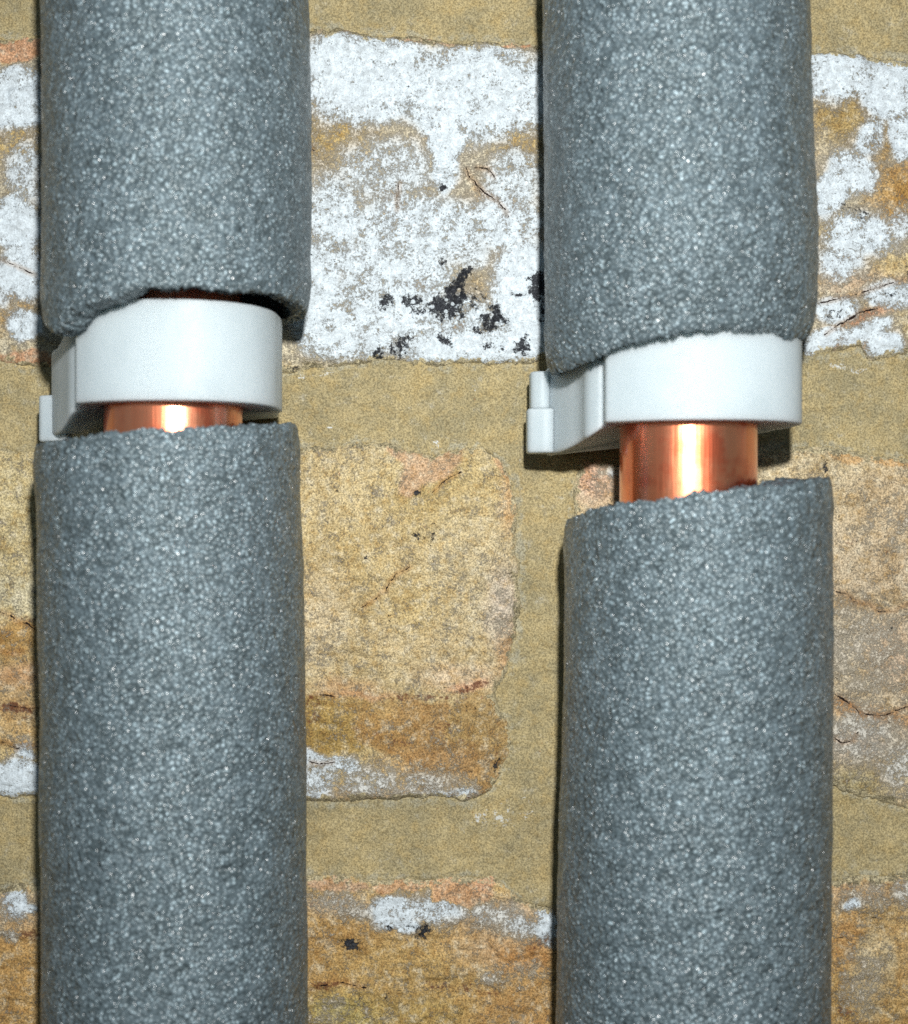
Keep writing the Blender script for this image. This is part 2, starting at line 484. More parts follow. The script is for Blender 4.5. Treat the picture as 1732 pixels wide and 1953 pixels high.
BLACK = [
    (882, 532, 13, 22, 25, 1.0), (868, 560, 24, 30, 25, 1.05), (893, 519, 13, 7, -15, .95), (850, 590, 42, 24, 5, .95), (838, 572, 22, 18, 0, .8), (905, 570, 22, 26, 10, .50),
    (785, 576, 22, 14, 10, .85), (800, 592, 24, 12, 10, .7), (738, 577, 15, 13, 0, .88), (730, 590, 8, 10, 0, .6),
    (940, 608, 24, 13, -5, 1.0), (936, 622, 16, 14, 0, .95), (945, 592, 14, 12, 40, .8), (963, 612, 14, 8, 20, .85), (912, 628, 14, 8, 0, .7),
    (768, 652, 24, 14, -35, .72), (757, 672, 20, 12, 0, .62), (722, 676, 12, 16, 0, .75), (848, 650, 18, 8, 25, .88), (858, 645, 6, 9, 0, .7),
    (930, 660, 11, 6, 0, .75), (995, 662, 18, 16, 20, .85), (1004, 645, 12, 10, 0, .5), (957, 664, 6, 6, 0, .7),
    (1028, 548, 20, 34, 0, 1.0), (988, 563, 15, 5, 5, .85), (1035, 600, 8, 16, 0, .8), (845, 500, 8, 16, 0, .62),
    (845, 358, 9, 7, 0, .95), (760, 352, 5, 4, 0, .7), (1640, 408, 26, 10, 30, .60), (1610, 395, 18, 7, 25, .55), (1585, 600, 16, 10, 0, .55), (1700, 565, 16, 8, 10, .5), (1690, 420, 10, 10, 0, .4),
    (798, 1023, 12, 6, 20, .8), (824, 1028, 5, 12, 0, .75), (824, 1000, 5, 5, 0, .7), (702, 1061, 5, 5, 0, .9), (797, 940, 6, 6, 0, .75), (645, 938, 4, 4, 0, .6),
    (668, 1797, 17, 15, 0, 1.0), (807, 1775, 16, 15, 0, .95), (742, 1770, 7, 6, 0, .9), (741, 1897, 5, 7, 0, .85), (686, 1901, 5, 6, 30, .7), (876, 1929, 5, 6, 0, .9), (783, 1764, 7, 4, 0, .7),
    (948, 1462, 6, 12, 10, .75), (952, 1440, 6, 14, -15, .5), (740, 1180, 6, 5, 0, .4), (1572, 890, 5, 12, 20, .6), (1180, 895, 8, 18, 0, .5),
    (560, 705, 14, 6, 0, .6), (1730, 520, 20, 14, 0, .4), (1700, 1200, 6, 5, 0, .6),
]
DARK = [
    (840, 1390, 50, 16, -10, .50), (890, 1415, 60, 14, 0, .40), (600, 1340, 30, 26, 0, .5), (770, 1415, 60, 10, 0, .42), (700, 1395, 60, 8, 15, .45),
    (800, 1330, 110, 7, 0, .62), (900, 1310, 40, 8, -20, .72), (950, 1420, 26, 60, 0, .30), (740, 1345, 30, 8, 10, .4), (600, 1370, 20, 14, 0, .6), (880, 1525, 40, 6, -15, .55),
    (980, 1100, 9, 120, 0, .35), (640, 1310, 70, 12, 0, .3), (900, 1440, 60, 10, 0, .35), (720, 1445, 30, 12, -30, .4), (820, 1480, 20, 12, 0, .3),
    (30, 1350, 45, 9, 5, .85), (20, 1345, 22, 12, 0, .9), (35, 1240, 50, 20, 0, .35), (60, 1370, 25, 7, 0, .5), (60, 1180, 30, 6, 10, .5), (55, 1440, 26, 10, -20, .45),
    (620, 1875, 45, 12, 0, .62), (870, 1880, 80, 9, 4, .55), (930, 1890, 30, 8, 15, .55), (690, 1870, 60, 5, 5, .4), (1040, 1785, 22, 26, 0, .85), (1020, 1800, 26, 12, 0, .5), (600, 1720, 50, 8, -20, .4),
    (760, 1850, 120, 6, 0, .33), (960, 1800, 60, 16, 0, .3), (700, 1825, 90, 5, -5, .3),
    (60, 1780, 22, 12, 0, .75), (40, 1760, 30, 8, 0, .4), (20, 1900, 14, 10, 0, .4),
    (1610, 1690, 40, 8, 0, .5), (1690, 1690, 40, 10, 0, .45), (1610, 1780, 24, 30, 0, .38), (1610, 1930, 22, 14, 0, .6), (1680, 1790, 30, 8, -30, .35),
    (1620, 1035, 22, 8, -10, .55), (1690, 1050, 10, 14, 0, .4), (1600, 1490, 30, 6, 0, .4),
    (640, 520, 60, 20, 0, .3), (700, 500, 40, 26, 0, .34), (762, 370, 7, 32, 0, .42), (905, 350, 10, 20, 0, .3), (840, 410, 60, 20, 0, .14), (700, 120, 50, 30, 0, .14), (760, 660, 70, 18, 0, .35),
    (860, 630, 110, 14, 0, .32), (800, 560, 60, 14, 0, .3), (760, 640, 40, 10, -20, .4), (1640, 420, 50, 20, 20, .25), (1690, 480, 50, 20, 0, .25), (1610, 560, 40, 14, 0, .35), (1670, 545, 50, 10, 0, .4), (1680, 650, 26, 14, 0, .5),
    (800, 693, 100, 7, 0, .5), (980, 690, 60, 7, 0, .55), (700, 65, 140, 6, 0, .25), (30, 590, 26, 18, 0, .25), (30, 505, 40, 4, 20, .5),
]
# colours of the clay: (x, y, rx, ry, tilt, sRGB, amount)
TAN = (205, 182, 132)
CLAY = [
    # top brick under and between the crust
    (400, 400, 2600, 420, 0, (206, 194, 168), 1), (640, 250, 70, 70, 0, (190, 158, 92), 1), (1000, 265, 60, 55, 0, (198, 164, 92), .9), (835, 230, 22, 50, 0, (190, 146, 88), .9),
    (870, 105, 20, 20, 0, (206, 160, 80), .8), (690, 590, 110, 40, 0, (190, 170, 130), .7), (1610, 215, 80, 75, 0, (176, 146, 86), 1), (1700, 270, 50, 50, 0, (182, 146, 84), .9),
    (1710, 370, 55, 70, 0, (182, 132, 50), 1), (1670, 345, 40, 40, 0, (200, 160, 100), .8), (1570, 440, 30, 40, 0, (192, 164, 104), .8), (1640, 520, 90, 40, 0, (206, 170, 136), .8),
    (1640, 605, 65, 12, -22, (206, 150, 116), 1), (1620, 655, 60, 16, 0, (200, 164, 136), .8), (1700, 500, 60, 30, 0, (204, 178, 120), .8), (30, 260, 60, 60, 0, (196, 162, 86), .9), (30, 590, 50, 40, 0, (190, 150, 84), .9),
    (790, 70, 90, 12, 4, (210, 152, 122), 1.2), (985, 80, 42, 14, 0, (212, 138, 98), 1.4), (660, 58, 60, 8, 3, (200, 150, 122), .9), (30, 88, 70, 34, 0, (218, 148, 108), 1.5), (50, 690, 60, 26, 0, (206, 138, 100), 1.3), (1640, 98, 90, 8, 5, (196, 160, 128), .8),
    (750, 395, 20, 30, 0, (188, 160, 134), .7), (950, 395, 50, 30, 30, (204, 176, 150), .6), (905, 560, 40, 40, 0, (204, 180, 140), .9), (790, 545, 40, 20, 0, (190, 164, 128), .7), (870, 625, 26, 12, 0, (176, 136, 92), .8), (1000, 480, 60, 30, -20, (206, 170, 138), .7),
    (850, 700, 60, 8, 0, (186, 146, 96), .8), (710, 640, 40, 12, 0, (178, 140, 104), .8),
    # middle brick
    (-100, 1190, 1500, 360, 0, (203, 178, 124), 1), (640, 950, 90, 110, 0, (206, 182, 132), 1), (860, 950, 110, 90, 0, (196, 168, 104), .8), (660, 1080, 80, 80, 0, (196, 168, 108), .7),
    (610, 1190, 60, 120, 0, (214, 192, 152), .9), (900, 1080, 80, 120, 0, (208, 188, 142), .9), (960, 1160, 34, 80, 0, (206, 190, 172), 1), (760, 1240, 130, 70, 0, (200, 176, 128), .8),
    (800, 1160, 60, 50, 0, (196, 166, 96), .6), (975, 960, 22, 60, 0, (206, 160, 104), .8), (975, 1250, 24, 60, 0, (204, 150, 88), .9), (880, 1290, 80, 26, 0, (214, 184, 148), .8),
    (640, 1380, 110, 60, 0, (178, 132, 62), 1.2), (790, 1390, 120, 60, 0, (172, 128, 62), 1.1), (920, 1400, 70, 90, 0, (172, 124, 58), 1.2), (840, 1460, 110, 40, 0, (178, 132, 74), .9), (700, 1340, 60, 30, 0, (188, 150, 84), .8),
    (930, 1500, 40, 40, 0, (182, 140, 78), 1), (745, 1515, 160, 16, 0, (200, 164, 128), .6), (660, 1310, 60, 16, 0, (206, 160, 116), .6),
    (700, 1325, 60, 8, 0, (210, 150, 104), .6), (890, 1310, 40, 10, -15, (206, 140, 96), .8),
    (30, 980, 60, 160, 0, (206, 186, 136), 1), (25, 1220, 50, 40, 0, (192, 146, 74), 1), (35, 1290, 60, 30, 0, (206, 160, 112), 1), (30, 1350, 60, 40, 0, (190, 150, 96), .9), (30, 1400, 60, 30, 0, (196, 158, 100), .9), (40, 1130, 50, 40, 0, (208, 196, 160), .9),
    # right-hand brick
    (2280, 1190, 1180, 360, 0, (206, 184, 154), 1), (1620, 862, 46, 18, 0, (208, 152, 98), 1.3), (1710, 878, 50, 16, 0, (206, 156, 92), 1.1), (1690, 960, 70, 60, 0, (202, 174, 134), .9), (1140, 910, 50, 60, 0, (212, 176, 148), 1), (1110, 900, 30, 30, 0, (210, 160, 130), .8),
    (1600, 1240, 50, 80, 0, (208, 192, 166), 1), (1700, 1250, 50, 60, 0, (198, 168, 138), .9), (1660, 1360, 110, 14, 12, (196, 142, 82), 1), (1600, 1150, 60, 14, 10, (184, 148, 98), .8), (1640, 1410, 90, 40, 0, (204, 188, 170), 1), (1620, 1500, 70, 40, 0, (176, 160, 116), 1), (1700, 1150, 50, 20, 0, (176, 148, 104), .7),
    (1690, 1070, 30, 50, 0, (196, 164, 120), .7),
    # bottom brick
    (900, 2050, 2400, 400, 0, (194, 150, 82), 1), (640, 1800, 90, 60, 0, (192, 146, 76), 1), (800, 1850, 180, 60, 0, (192, 154, 86), .9), (960, 1800, 90, 50, 0, (206, 168, 122), .9), (1000, 1825, 60, 30, 0, (198, 140, 70), 1), (660, 1930, 100, 40, 0, (186, 164, 92), 1), (1000, 1910, 80, 50, 0, (196, 148, 82), .9), (800, 1930, 90, 36, 0, (190, 156, 84), .9),
    (740, 1682, 26, 20, 0, (214, 148, 104), 1.6), (800, 1682, 80, 16, 0, (214, 152, 108), 1.6), (880, 1700, 66, 24, -4, (216, 150, 104), 1.7), (640, 1684, 70, 12, 4, (206, 152, 116), 1.3), (930, 1678, 26, 12, -20, (212, 158, 118), 1.1), (640, 1725, 80, 20, 0, (196, 168, 134), .8), (960, 1740, 90, 30, 0, (200, 174, 146), .8),
    (30, 1740, 60, 50, 0, (202, 170, 130), 1), (30, 1850, 60, 90, 0, (198, 150, 78), 1), (1640, 1700, 110, 26, 0, (200, 164, 118), 1), (1610, 1790, 40, 60, 0, (198, 150, 84), 1), (1660, 1860, 50, 90, 10, (204, 178, 132), 1.1), (1710, 1920, 40, 50, 0, (190, 150, 84), 1), (1610, 1910, 30, 60, 0, (188, 148, 78), 1),
]
# crisp patches of bare orange clay as outlines
ORANGE = [([(735, 845), (765, 856), (800, 862), (830, 868), (860, 856), (884, 852), (878, 880), (858, 905), (835, 920), (806, 926), (800, 940), (780, 948), (758, 940), (768, 905), (770, 885), (748, 870), (736, 860)], (208, 168, 128)),
          ([(940, 880), (950, 868), (965, 885), (975, 905), (972, 918), (958, 902)], (206, 164, 120))]
CRACKS = [
    [(888, 322), (897, 340), (908, 352), (910, 368)], [(906, 352), (925, 370), (948, 384), (962, 400), (970, 416)], [(905, 322), (930, 325), (946, 342)],
    [(764, 345), (761, 362), (758, 378), (757, 408)], [(0, 495), (30, 506), (52, 518), (75, 528)],
    [(785, 1078), (770, 1088), (757, 1095), (745, 1110), (737, 1122), (733, 1135)], [(745, 1112), (720, 1138), (690, 1160)], [(880, 900), (850, 915), (825, 940)],
    [(640, 1328), (610, 1322), (588, 1330)], [(590, 1452), (615, 1456), (640, 1452)],
    [(0, 1165), (20, 1172), (35, 1184), (55, 1190), (75, 1205)], [(0, 1240), (25, 1246), (50, 1242)], [(20, 1346), (50, 1350), (75, 1348)], [(0, 1415), (20, 1414), (34, 1428), (48, 1418), (78, 1424)],
    [(1585, 1125), (1610, 1132), (1625, 1146), (1655, 1152), (1675, 1166), (1700, 1165), (1740, 1148), (1800, 1140)],
    [(1590, 1322), (1615, 1338), (1640, 1360), (1685, 1364), (1732, 1345), (1800, 1340)], [(1588, 1405), (1605, 1416), (1622, 1413), (1635, 1395)],
    [(1560, 580), (1640, 560), (1700, 540), (1740, 530)], [(1600, 620), (1640, 596), (1680, 588)], [(600, 1880), (640, 1870), (700, 1880)],
    [(560, 270), (585, 276), (600, 290)], [(1570, 640), (1600, 618), (1630, 606)],
]


def field(px, py, blobs, combine='sum'):
    out = np.zeros_like(px)
    for (x, y, rx, ry, rot, a) in blobs:
        c, s = math.cos(math.radians(rot)), math.sin(math.radians(rot))
        R = max(rx, ry) * 1.9
        sel = (np.abs(px - x) < R) & (np.abs(py - y) < R)
        if not sel.any():
            continue
        dx, dy = px[sel] - x, py[sel] - y
        u = (dx * c + dy * s) / rx; v = (-dx * s + dy * c) / ry
        f = a * (1 - sstep(0.35, 1.55, np.sqrt(u * u + v * v)))
        out[sel] = np.maximum(out[sel], f)
    return out


def poly_mask(px, py, poly, soft=3.0):
    """signed distance to a closed outline, as a soft inside mask"""
    P = np.array(poly, float)
    inside = np.zeros(px.shape, bool)
    dist = np.full(px.shape, 1e9)
    for i in range(len(P)):
        (x1, y1), (x2, y2) = P[i], P[(i + 1) % len(P)]
        cond = ((y1 > py) != (y2 > py)) & (px < (x2 - x1) * (py - y1) / (y2 - y1 + 1e-9) + x1)
        inside ^= cond
        L2 = (x2 - x1) ** 2 + (y2 - y1) ** 2
        tt = np.clip(((px - x1) * (x2 - x1) + (py - y1) * (y2 - y1)) / L2, 0, 1)
        dist = np.minimum(dist, np.hypot(px - x1 - tt * (x2 - x1), py - y1 - tt * (y2 - y1)))
    sd = np.where(inside, -dist, dist)
    return 1 - sstep(-soft, soft, sd)


def crack_fields(px, py):
    best = np.full(px.shape, 1e3); sgn = np.full(px.shape, 1e3); mask = np.zeros(px.shape)
    for line in CRACKS:
        P = np.array(line, float)
        if P[:, 0].max() < px.min() - 20 or P[:, 0].min() > px.max() + 20 or P[:, 1].max() < py.min() - 20 or P[:, 1].min() > py.max() + 20:
            continue
        lens = np.hypot(*np.diff(P, axis=0).T); tot = lens.sum(); acc = 0
        for i in range(len(P) - 1):
            (x1, y1), (x2, y2) = P[i], P[i + 1]
            dx, dy = x2 - x1, y2 - y1
            L = lens[i]
            tr = ((px - x1) * dx + (py - y1) * dy) / L ** 2
            tt = np.clip(tr, 0, 1)
            d = np.hypot(px - x1 - tt * dx, py - y1 - tt * dy)
            s = ((px - x1) * dy - (py - y1) * dx) / L
            al = (acc + tt * L) / tot
            taper = np.minimum(al, 1 - al) * 6
            m = np.clip(taper + 0.45, 0, 1) * (1 - sstep(8, 16, d)) * np.where((tr < -0.0) & (i == 0) | (tr > 1.0) & (i == len(P) - 2), 1 - sstep(0, 4, d), 1)
            sel = d < best
            best = np.where(sel, d, best)
            sgn = np.where(sel, np.sign(s + 1e-9) * d, sgn)
            mask = np.where(sel, m, mask)
            acc += L
    return np.clip(sgn, -60, 60) * S, mask


def paint(px, py, me):
    wx = px + 26 * (fbm(px / 34, py / 34, 4, 0) - .5)
    wy = py + 26 * (fbm(px / 34, py / 34, 4, 1) - .5)
    wx2 = px + 12 * (fbm(px / 13, py / 13, 3, 2) - .5)
    wy2 = py + 12 * (fbm(px / 13, py / 13, 3, 3) - .5)
    tint = np.zeros(px.shape + (3,)) + np.array(lin(*TAN))
    for (x, y, rx, ry, rot, c, a) in CLAY:
        f = field(wx, wy, [(x, y, rx, ry, rot, min(a, 1.7))])
        if a > 1.15 and c[0] - c[2] > 80:
            c = (c[0] * .97, c[1] * 1.05, c[2] * 1.07)
        if a > 1.05:
            f = sstep(0.40, 0.62, f / a * 1.0)
        f = np.clip(f, 0, 1)[..., None]
        tint = tint * (1 - f) + np.array(lin(*c)) * f
    for poly, c in ORANGE:
        f = poly_mask(wx2 * .6 + px * .4, wy2 * .6 + py * .4, poly)[..., None]
        tint = tint * (1 - f) + np.array(lin(*c)) * f
    wh = field(wx, wy, WHITE)
    wh = wh + 0.075 * sstep(0.30, 0.55, wh) * (py < 720)
    for poly, c in ORANGE:
        wh = wh * (1 - poly_mask(px, py, poly, 5))
    # the crust does not cover the pink arrises
    for (x, y, rx, ry, rot, c, a) in CLAY:
        if a > 1.15 and c[0] - c[2] > 80:
            wh = wh * (1 - sstep(0.4, 0.62, field(wx, wy, [(x, y, rx, ry, rot, 1.0)])))
    set_col(me, 'tint', tint)
    set_attr(me, 'white', wh)
    set_attr(me, 'black', field(wx2, wy2, BLACK))
    set_attr(me, 'dark', field(wx2, wy2, DARK))
    cs, cm = crack_fields(px, py)
    set_attr(me, 'crack_dist', cs)
    set_attr(me, 'crack_mask', cm)


def curve(pts):
    P = np.array(pts, float)
    return lambda x: np.interp(x, P[:, 0], P[:, 1])


ROWS = {
    'top_row': (curve([(-2500, 60), (0, 66), (80, 66), (590, 48), (700, 58), (850, 72), (1030, 78), (1560, 90), (1650, 100), (1732, 108), (4000, 110)]),
                curve([(-2500, 690), (0, 690), (60, 706), (110, 708), (560, 712), (640, 704), (690, 690), (860, 700), (1000, 697), (1040, 690), (1560, 682), (1610, 676), (1640, 664), (1660, 690), (1690, 690), (1732, 676), (4000, 690)])),
    'mid_row': (curve([(-2500, 850), (0, 850), (60, 856), (580, 850), (640, 848), (690, 838), (745, 845), (775, 856), (830, 864), (870, 852), (930, 846), (1100, 872), (1200, 866), (1560, 846), (1600, 850), (1660, 866), (1732, 872), (4000, 850)]),
                curve([(-2500, 1530), (0, 1528), (70, 1532), (590, 1538), (700, 1530), (900, 1530), (1100, 1520), (1580, 1500), (1640, 1520), (1732, 1545), (4000, 1530)])),
    'low_row': (curve([(-2500, 1690), (0, 1694), (30, 1682), (70, 1686), (590, 1666), (720, 1674), (850, 1670), (940, 1668), (965, 1690), (1000, 1716), (1050, 1722), (1200, 1700), (1590, 1676), (1650, 1668), (1732, 1660), (4000, 1690)]),
                curve([(-2500, 2370), (4000, 2365)])),
    'upper_row': (curve([(-2500, -770), (4000, -765)]), curve([(-2500, -92), (4000, -85)])),
    'bottom_row': (curve([(-2500, 2515), (4000, 2515)]), curve([(-2500, 2800), (4000, 2800)])),
}
END_A = curve([(840, 900), (852, 925), (866, 945), (885, 965), (915, 982), (960, 990), (1160, 992), (1240, 984), (1280, 976), (1305, 958), (1325, 946), (1350, 952), (1375, 972), (1420, 980), (1455, 968), (1490, 955), (1510, 938), (1530, 905)])
START_B = curve([(860, 1130), (880, 1105), (920, 1092), (1200, 1085), (1480, 1090), (1530, 1120)])
XMIN, XMAX = -1350, 3080


def axis_pts(a, b, lo, hi, fine, coarse):
    pts = []
    x = a
    while x < b - 1e-6:
        pts.append(x)
        x += fine if (lo - fine <= x <= hi) else coarse
    pts.append(b)
    return np.array(pts)


def height(px, py):
    """relief of the brick faces, metres out of the wall"""
    h = 0.00050 * (fbm(px / 150, py / 150, 3, 1) - .5) + 0.00075 * (fbm(px / 30, py / 24, 5, 2, .6) - .5)
    # ledges left by the flaked-off face
    h = h + 0.00035 * sstep(.50, .56, fbm(px / 90 + 9, py / 45, 4, 3))
    return h


def make_brick(row, xl, xr, parent, end_r=None, end_l=None, fine=4.0):
    top, bot = ROWS[row]
    xs = axis_pts(xl, xr, -70, 1810, fine, 45)
    visible = row in ('top_row', 'mid_row', 'low_row')
    n = int(round(680 / (fine if visible else 30)))
    v = np.linspace(0, 1, n)
    X, V = np.meshgrid(xs, v)
    if row == 'low_row':
        V = np.where(V < .6, V * .75, .45 + (V - .6) * 1.375)
    for _ in range(1):
        Y = top(X) * (1 - V) + bot(X) * V
    if end_r is not None:
        t = np.clip((X - (xr - 250)) / 250, 0, 1)
        X = X - t * (xr - end_r(Y))
    if end_l is not None:
        t = np.clip(((xl + 250) - X) / 250, 0, 1)
        X = X + t * (end_l(Y) - xl)
    # ragged arrises
    X0, Y0 = X, Y
    X = X + 14 * (fbm(X0 / 22, Y0 / 22, 4, 2, .7) - .5) + 12 * (fbm(X0 / 70, Y0 / 70, 2, 1) - .5)
    Y = Y + 20 * (fbm(X0 / 26 + 40, Y0 / 26, 4, 3, .7) - .5) + 14 * (fbm(X0 / 80 + 9, Y0 / 60, 2, 0) - .5)
    # distance to the rim in px
    Ym_t = top(X0); Ym_b = bot(X0)
    e = np.minimum(Y0 - Ym_t, Ym_b - Y0)
    el = (X0 - (xl if end_l is None else end_l(Y0))); er = ((xr if end_r is None else end_r(Y0)) - X0)
    e = np.clip(np.minimum(e, np.minimum(el, er)), 0, None)
    h = 0.0005 + height(X, Y) - 0.0014 * np.exp(-e / 7.0) - 0.0004 * np.exp(-e / 30.)
    P = np.stack([(X - CX) * S, -h, (CY - Y) * S], axis=-1)
    P = np.pad(P, ((1, 1), (1, 1), (0, 0)), mode='edge')
    ring = np.ones(P.shape[:2], bool); ring[1:-1, 1:-1] = False
    P[..., 1][ring] = 0.010
    me = grid_mesh('brick', P, flip=True)
    paint(P[..., 0] / S + CX, CY - P[..., 2] / S, me)
    rim = np.pad(1 - sstep(0, 34, e), 1, mode='edge')
    set_attr(me, 'rim', rim)
    return link_mesh('brick', me, M_BRICK, parent)


wall = empty('brick_wall', (0, 0, -0.165))
tag(wall, 'old yellow stock brick wall with flaking white crust and sandy mortar behind the pipes', 'brick wall')
wall_bricks = [
    make_brick('top_row', -200, 2170, wall),
    make_brick('mid_row', XMIN, 992, wall, end_r=END_A),
    make_brick('mid_row', 1085, XMAX, wall, end_l=START_B),
    make_brick('low_row', -190, 2180, wall),
    make_brick('top_row', XMIN, -300, wall, fine=30), make_brick('top_row', 2270, XMAX, wall, fine=30),
    make_brick('low_row', XMIN, -300, wall, fine=30), make_brick('low_row', 2280, XMAX, wall, fine=30),
    make_brick('upper_row', XMIN, 980, wall, fine=30), make_brick('upper_row', 1090, XMAX, wall, fine=30),
    make_brick('bottom_row', XMIN, 1000, wall, fine=30), make_brick('bottom_row', 1100, XMAX, wall, fine=30),
]
for o in wall_bricks:
    o.location = (0, 0, 0.165)
wall_bricks[0]['label'] = 'brick covered in flaking white crust with black tar spots'
wall_bricks[1]['label'] = 'tan brick with bare orange patch and white lower edge'
wall_bricks[2]['label'] = 'pinkish tan brick with two long cracks'
wall_bricks[3]['label'] = 'ochre brick with white band and round black dots'

# mortar bed
mx = axis_pts(XMIN, XMAX, -70, 1810, 5, 45)
my = axis_pts(-850, 2800, -40, 2000, 5, 45)
MX, MY = np.meshgrid(mx, my)
ins = np.full(MX.shape, -1e3)        # how deep inside a brick (px)
for row, spans in {'top_row': [(-200, 2170, None, None), (XMIN, -300, None, None), (2270, XMAX, None, None)],
                   'mid_row': [(XMIN, 992, None, END_A), (1085, XMAX, START_B, None)],
                   'low_row': [(-190, 2180, None, None), (XMIN, -300, None, None), (2280, XMAX, None, None)],
                   'upper_row': [(XMIN, 980, None, None), (1090, XMAX, None, None)],
                   'bottom_row': [(XMIN, 1000, None, None), (1100, XMAX, None, None)]}.items():
    top, bot = ROWS[row]
    for (a, b, sl, er_) in spans:
        dx = np.minimum(MX - (a if sl is None else sl(MY)), (b if er_ is None else er_(MY)) - MX)
        dy = np.minimum(MY - top(MX), bot(MX) - MY)
        ins = np.maximum(ins, np.minimum(dx, dy))
H = -0.00070 + 0.0009 * (fbm(MX / 120, MY / 90, 3, 0) - .5) + 0.0007 * (fbm(MX / 26, MY / 20, 5, 1, .6) - .5)
H = H + 0.00035 * np.exp(-np.abs(ins) / 14.0)
H = H - 0.008 * sstep(10, 26, ins)
Pm = np.stack([(MX - CX) * S, -H, (CY - MY) * S], axis=-1)
mme = grid_mesh('mortar', Pm, flip=True)
set_attr(mme, 'edge', 1 - sstep(0, 34, np.abs(ins)))
set_attr(mme, 'white', field(MX + 20 * (fbm(MX / 20, MY / 20, 3) - .5), MY + 20 * (fbm(MX / 20, MY / 20, 3, 1) - .5),
         [(600, 718, 50, 6, -8, .52), (640, 708, 26, 5, 0, .45), (836, 842, 26, 14, 0, .5), (640, 842, 60, 8, 0, .35), (905, 742, 20, 10, 0, .45), (1000, 890, 40, 30, 0, .25), (950, 1560, 90, 30, -8, .42), (1620, 700, 60, 12, 0, .42),
          (10, 700, 30, 10, 0, .4), (980, 1540, 60, 20, -10, .4), (760, 1640, 40, 10, 0, .35), (860, 1672, 20, 10, 0, .4), (630, 815, 10, 4, 0, .6), (1690, 760, 60, 30, 0, .2)]))
mortar = link_mesh('mortar', mme, M_MORTAR, wall)
mortar.location = (0, 0, 0.165)


# ------------------------------------------------------------------ pipes
def sil(xl, xr, dcen):
    """centre x and radius of an upright cylinder from its two outlines in the photo"""
    a, b = math.atan((xl - CX) / FPX), math.atan((xr - CX) / FPX)
    m, h = (a + b) / 2, (b - a) / 2
    dist = dcen / math.cos(m)
    return dcen * math.tan(m), dist * math.sin(h)


PO = 0.0225                     # pipe axis, metres out of the wall
DC = D - PO
PIPE_X = (sil(198, 462, DC)[0], sil(1180, 1447, DC)[0])
PIPE_R = 0.0105


def make_pipe(xc, label):
    n = 160
    zs = np.array([-0.1500, -0.1496] + list(np.linspace(-0.148, 0.148, 90)) + [0.1496, 0.1500])
    rr = np.full(len(zs), PIPE_R); rr[0] -= .0004; rr[-1] -= .0004
    th = np.linspace(0, 2 * math.pi, n, endpoint=False)
    P = np.zeros((len(zs) + 2, n, 3))
    for i, (z, r) in enumerate(zip(zs, rr)):
        P[i + 1] = np.stack([r * np.cos(th), r * np.sin(th), np.full(n, z)], -1)
    P[0] = P[1] * [.91, .91, 1]; P[-1] = P[-2] * [.91, .91, 1]
    me = grid_mesh('copper_pipe', P, closed_u=True)
    o = link_mesh('copper_pipe', me, M_COPPER)
    o.location = (xc, -PO, 0)
    tag(o, label, 'pipe', 'copper pipes running up the wall')
    return o


make_pipe(PIPE_X[0], 'bright copper pipe in the left clip, only a narrow band showing')
make_pipe(PIPE_X[1], 'bright copper pipe in the right clip, with a taller bare length showing')


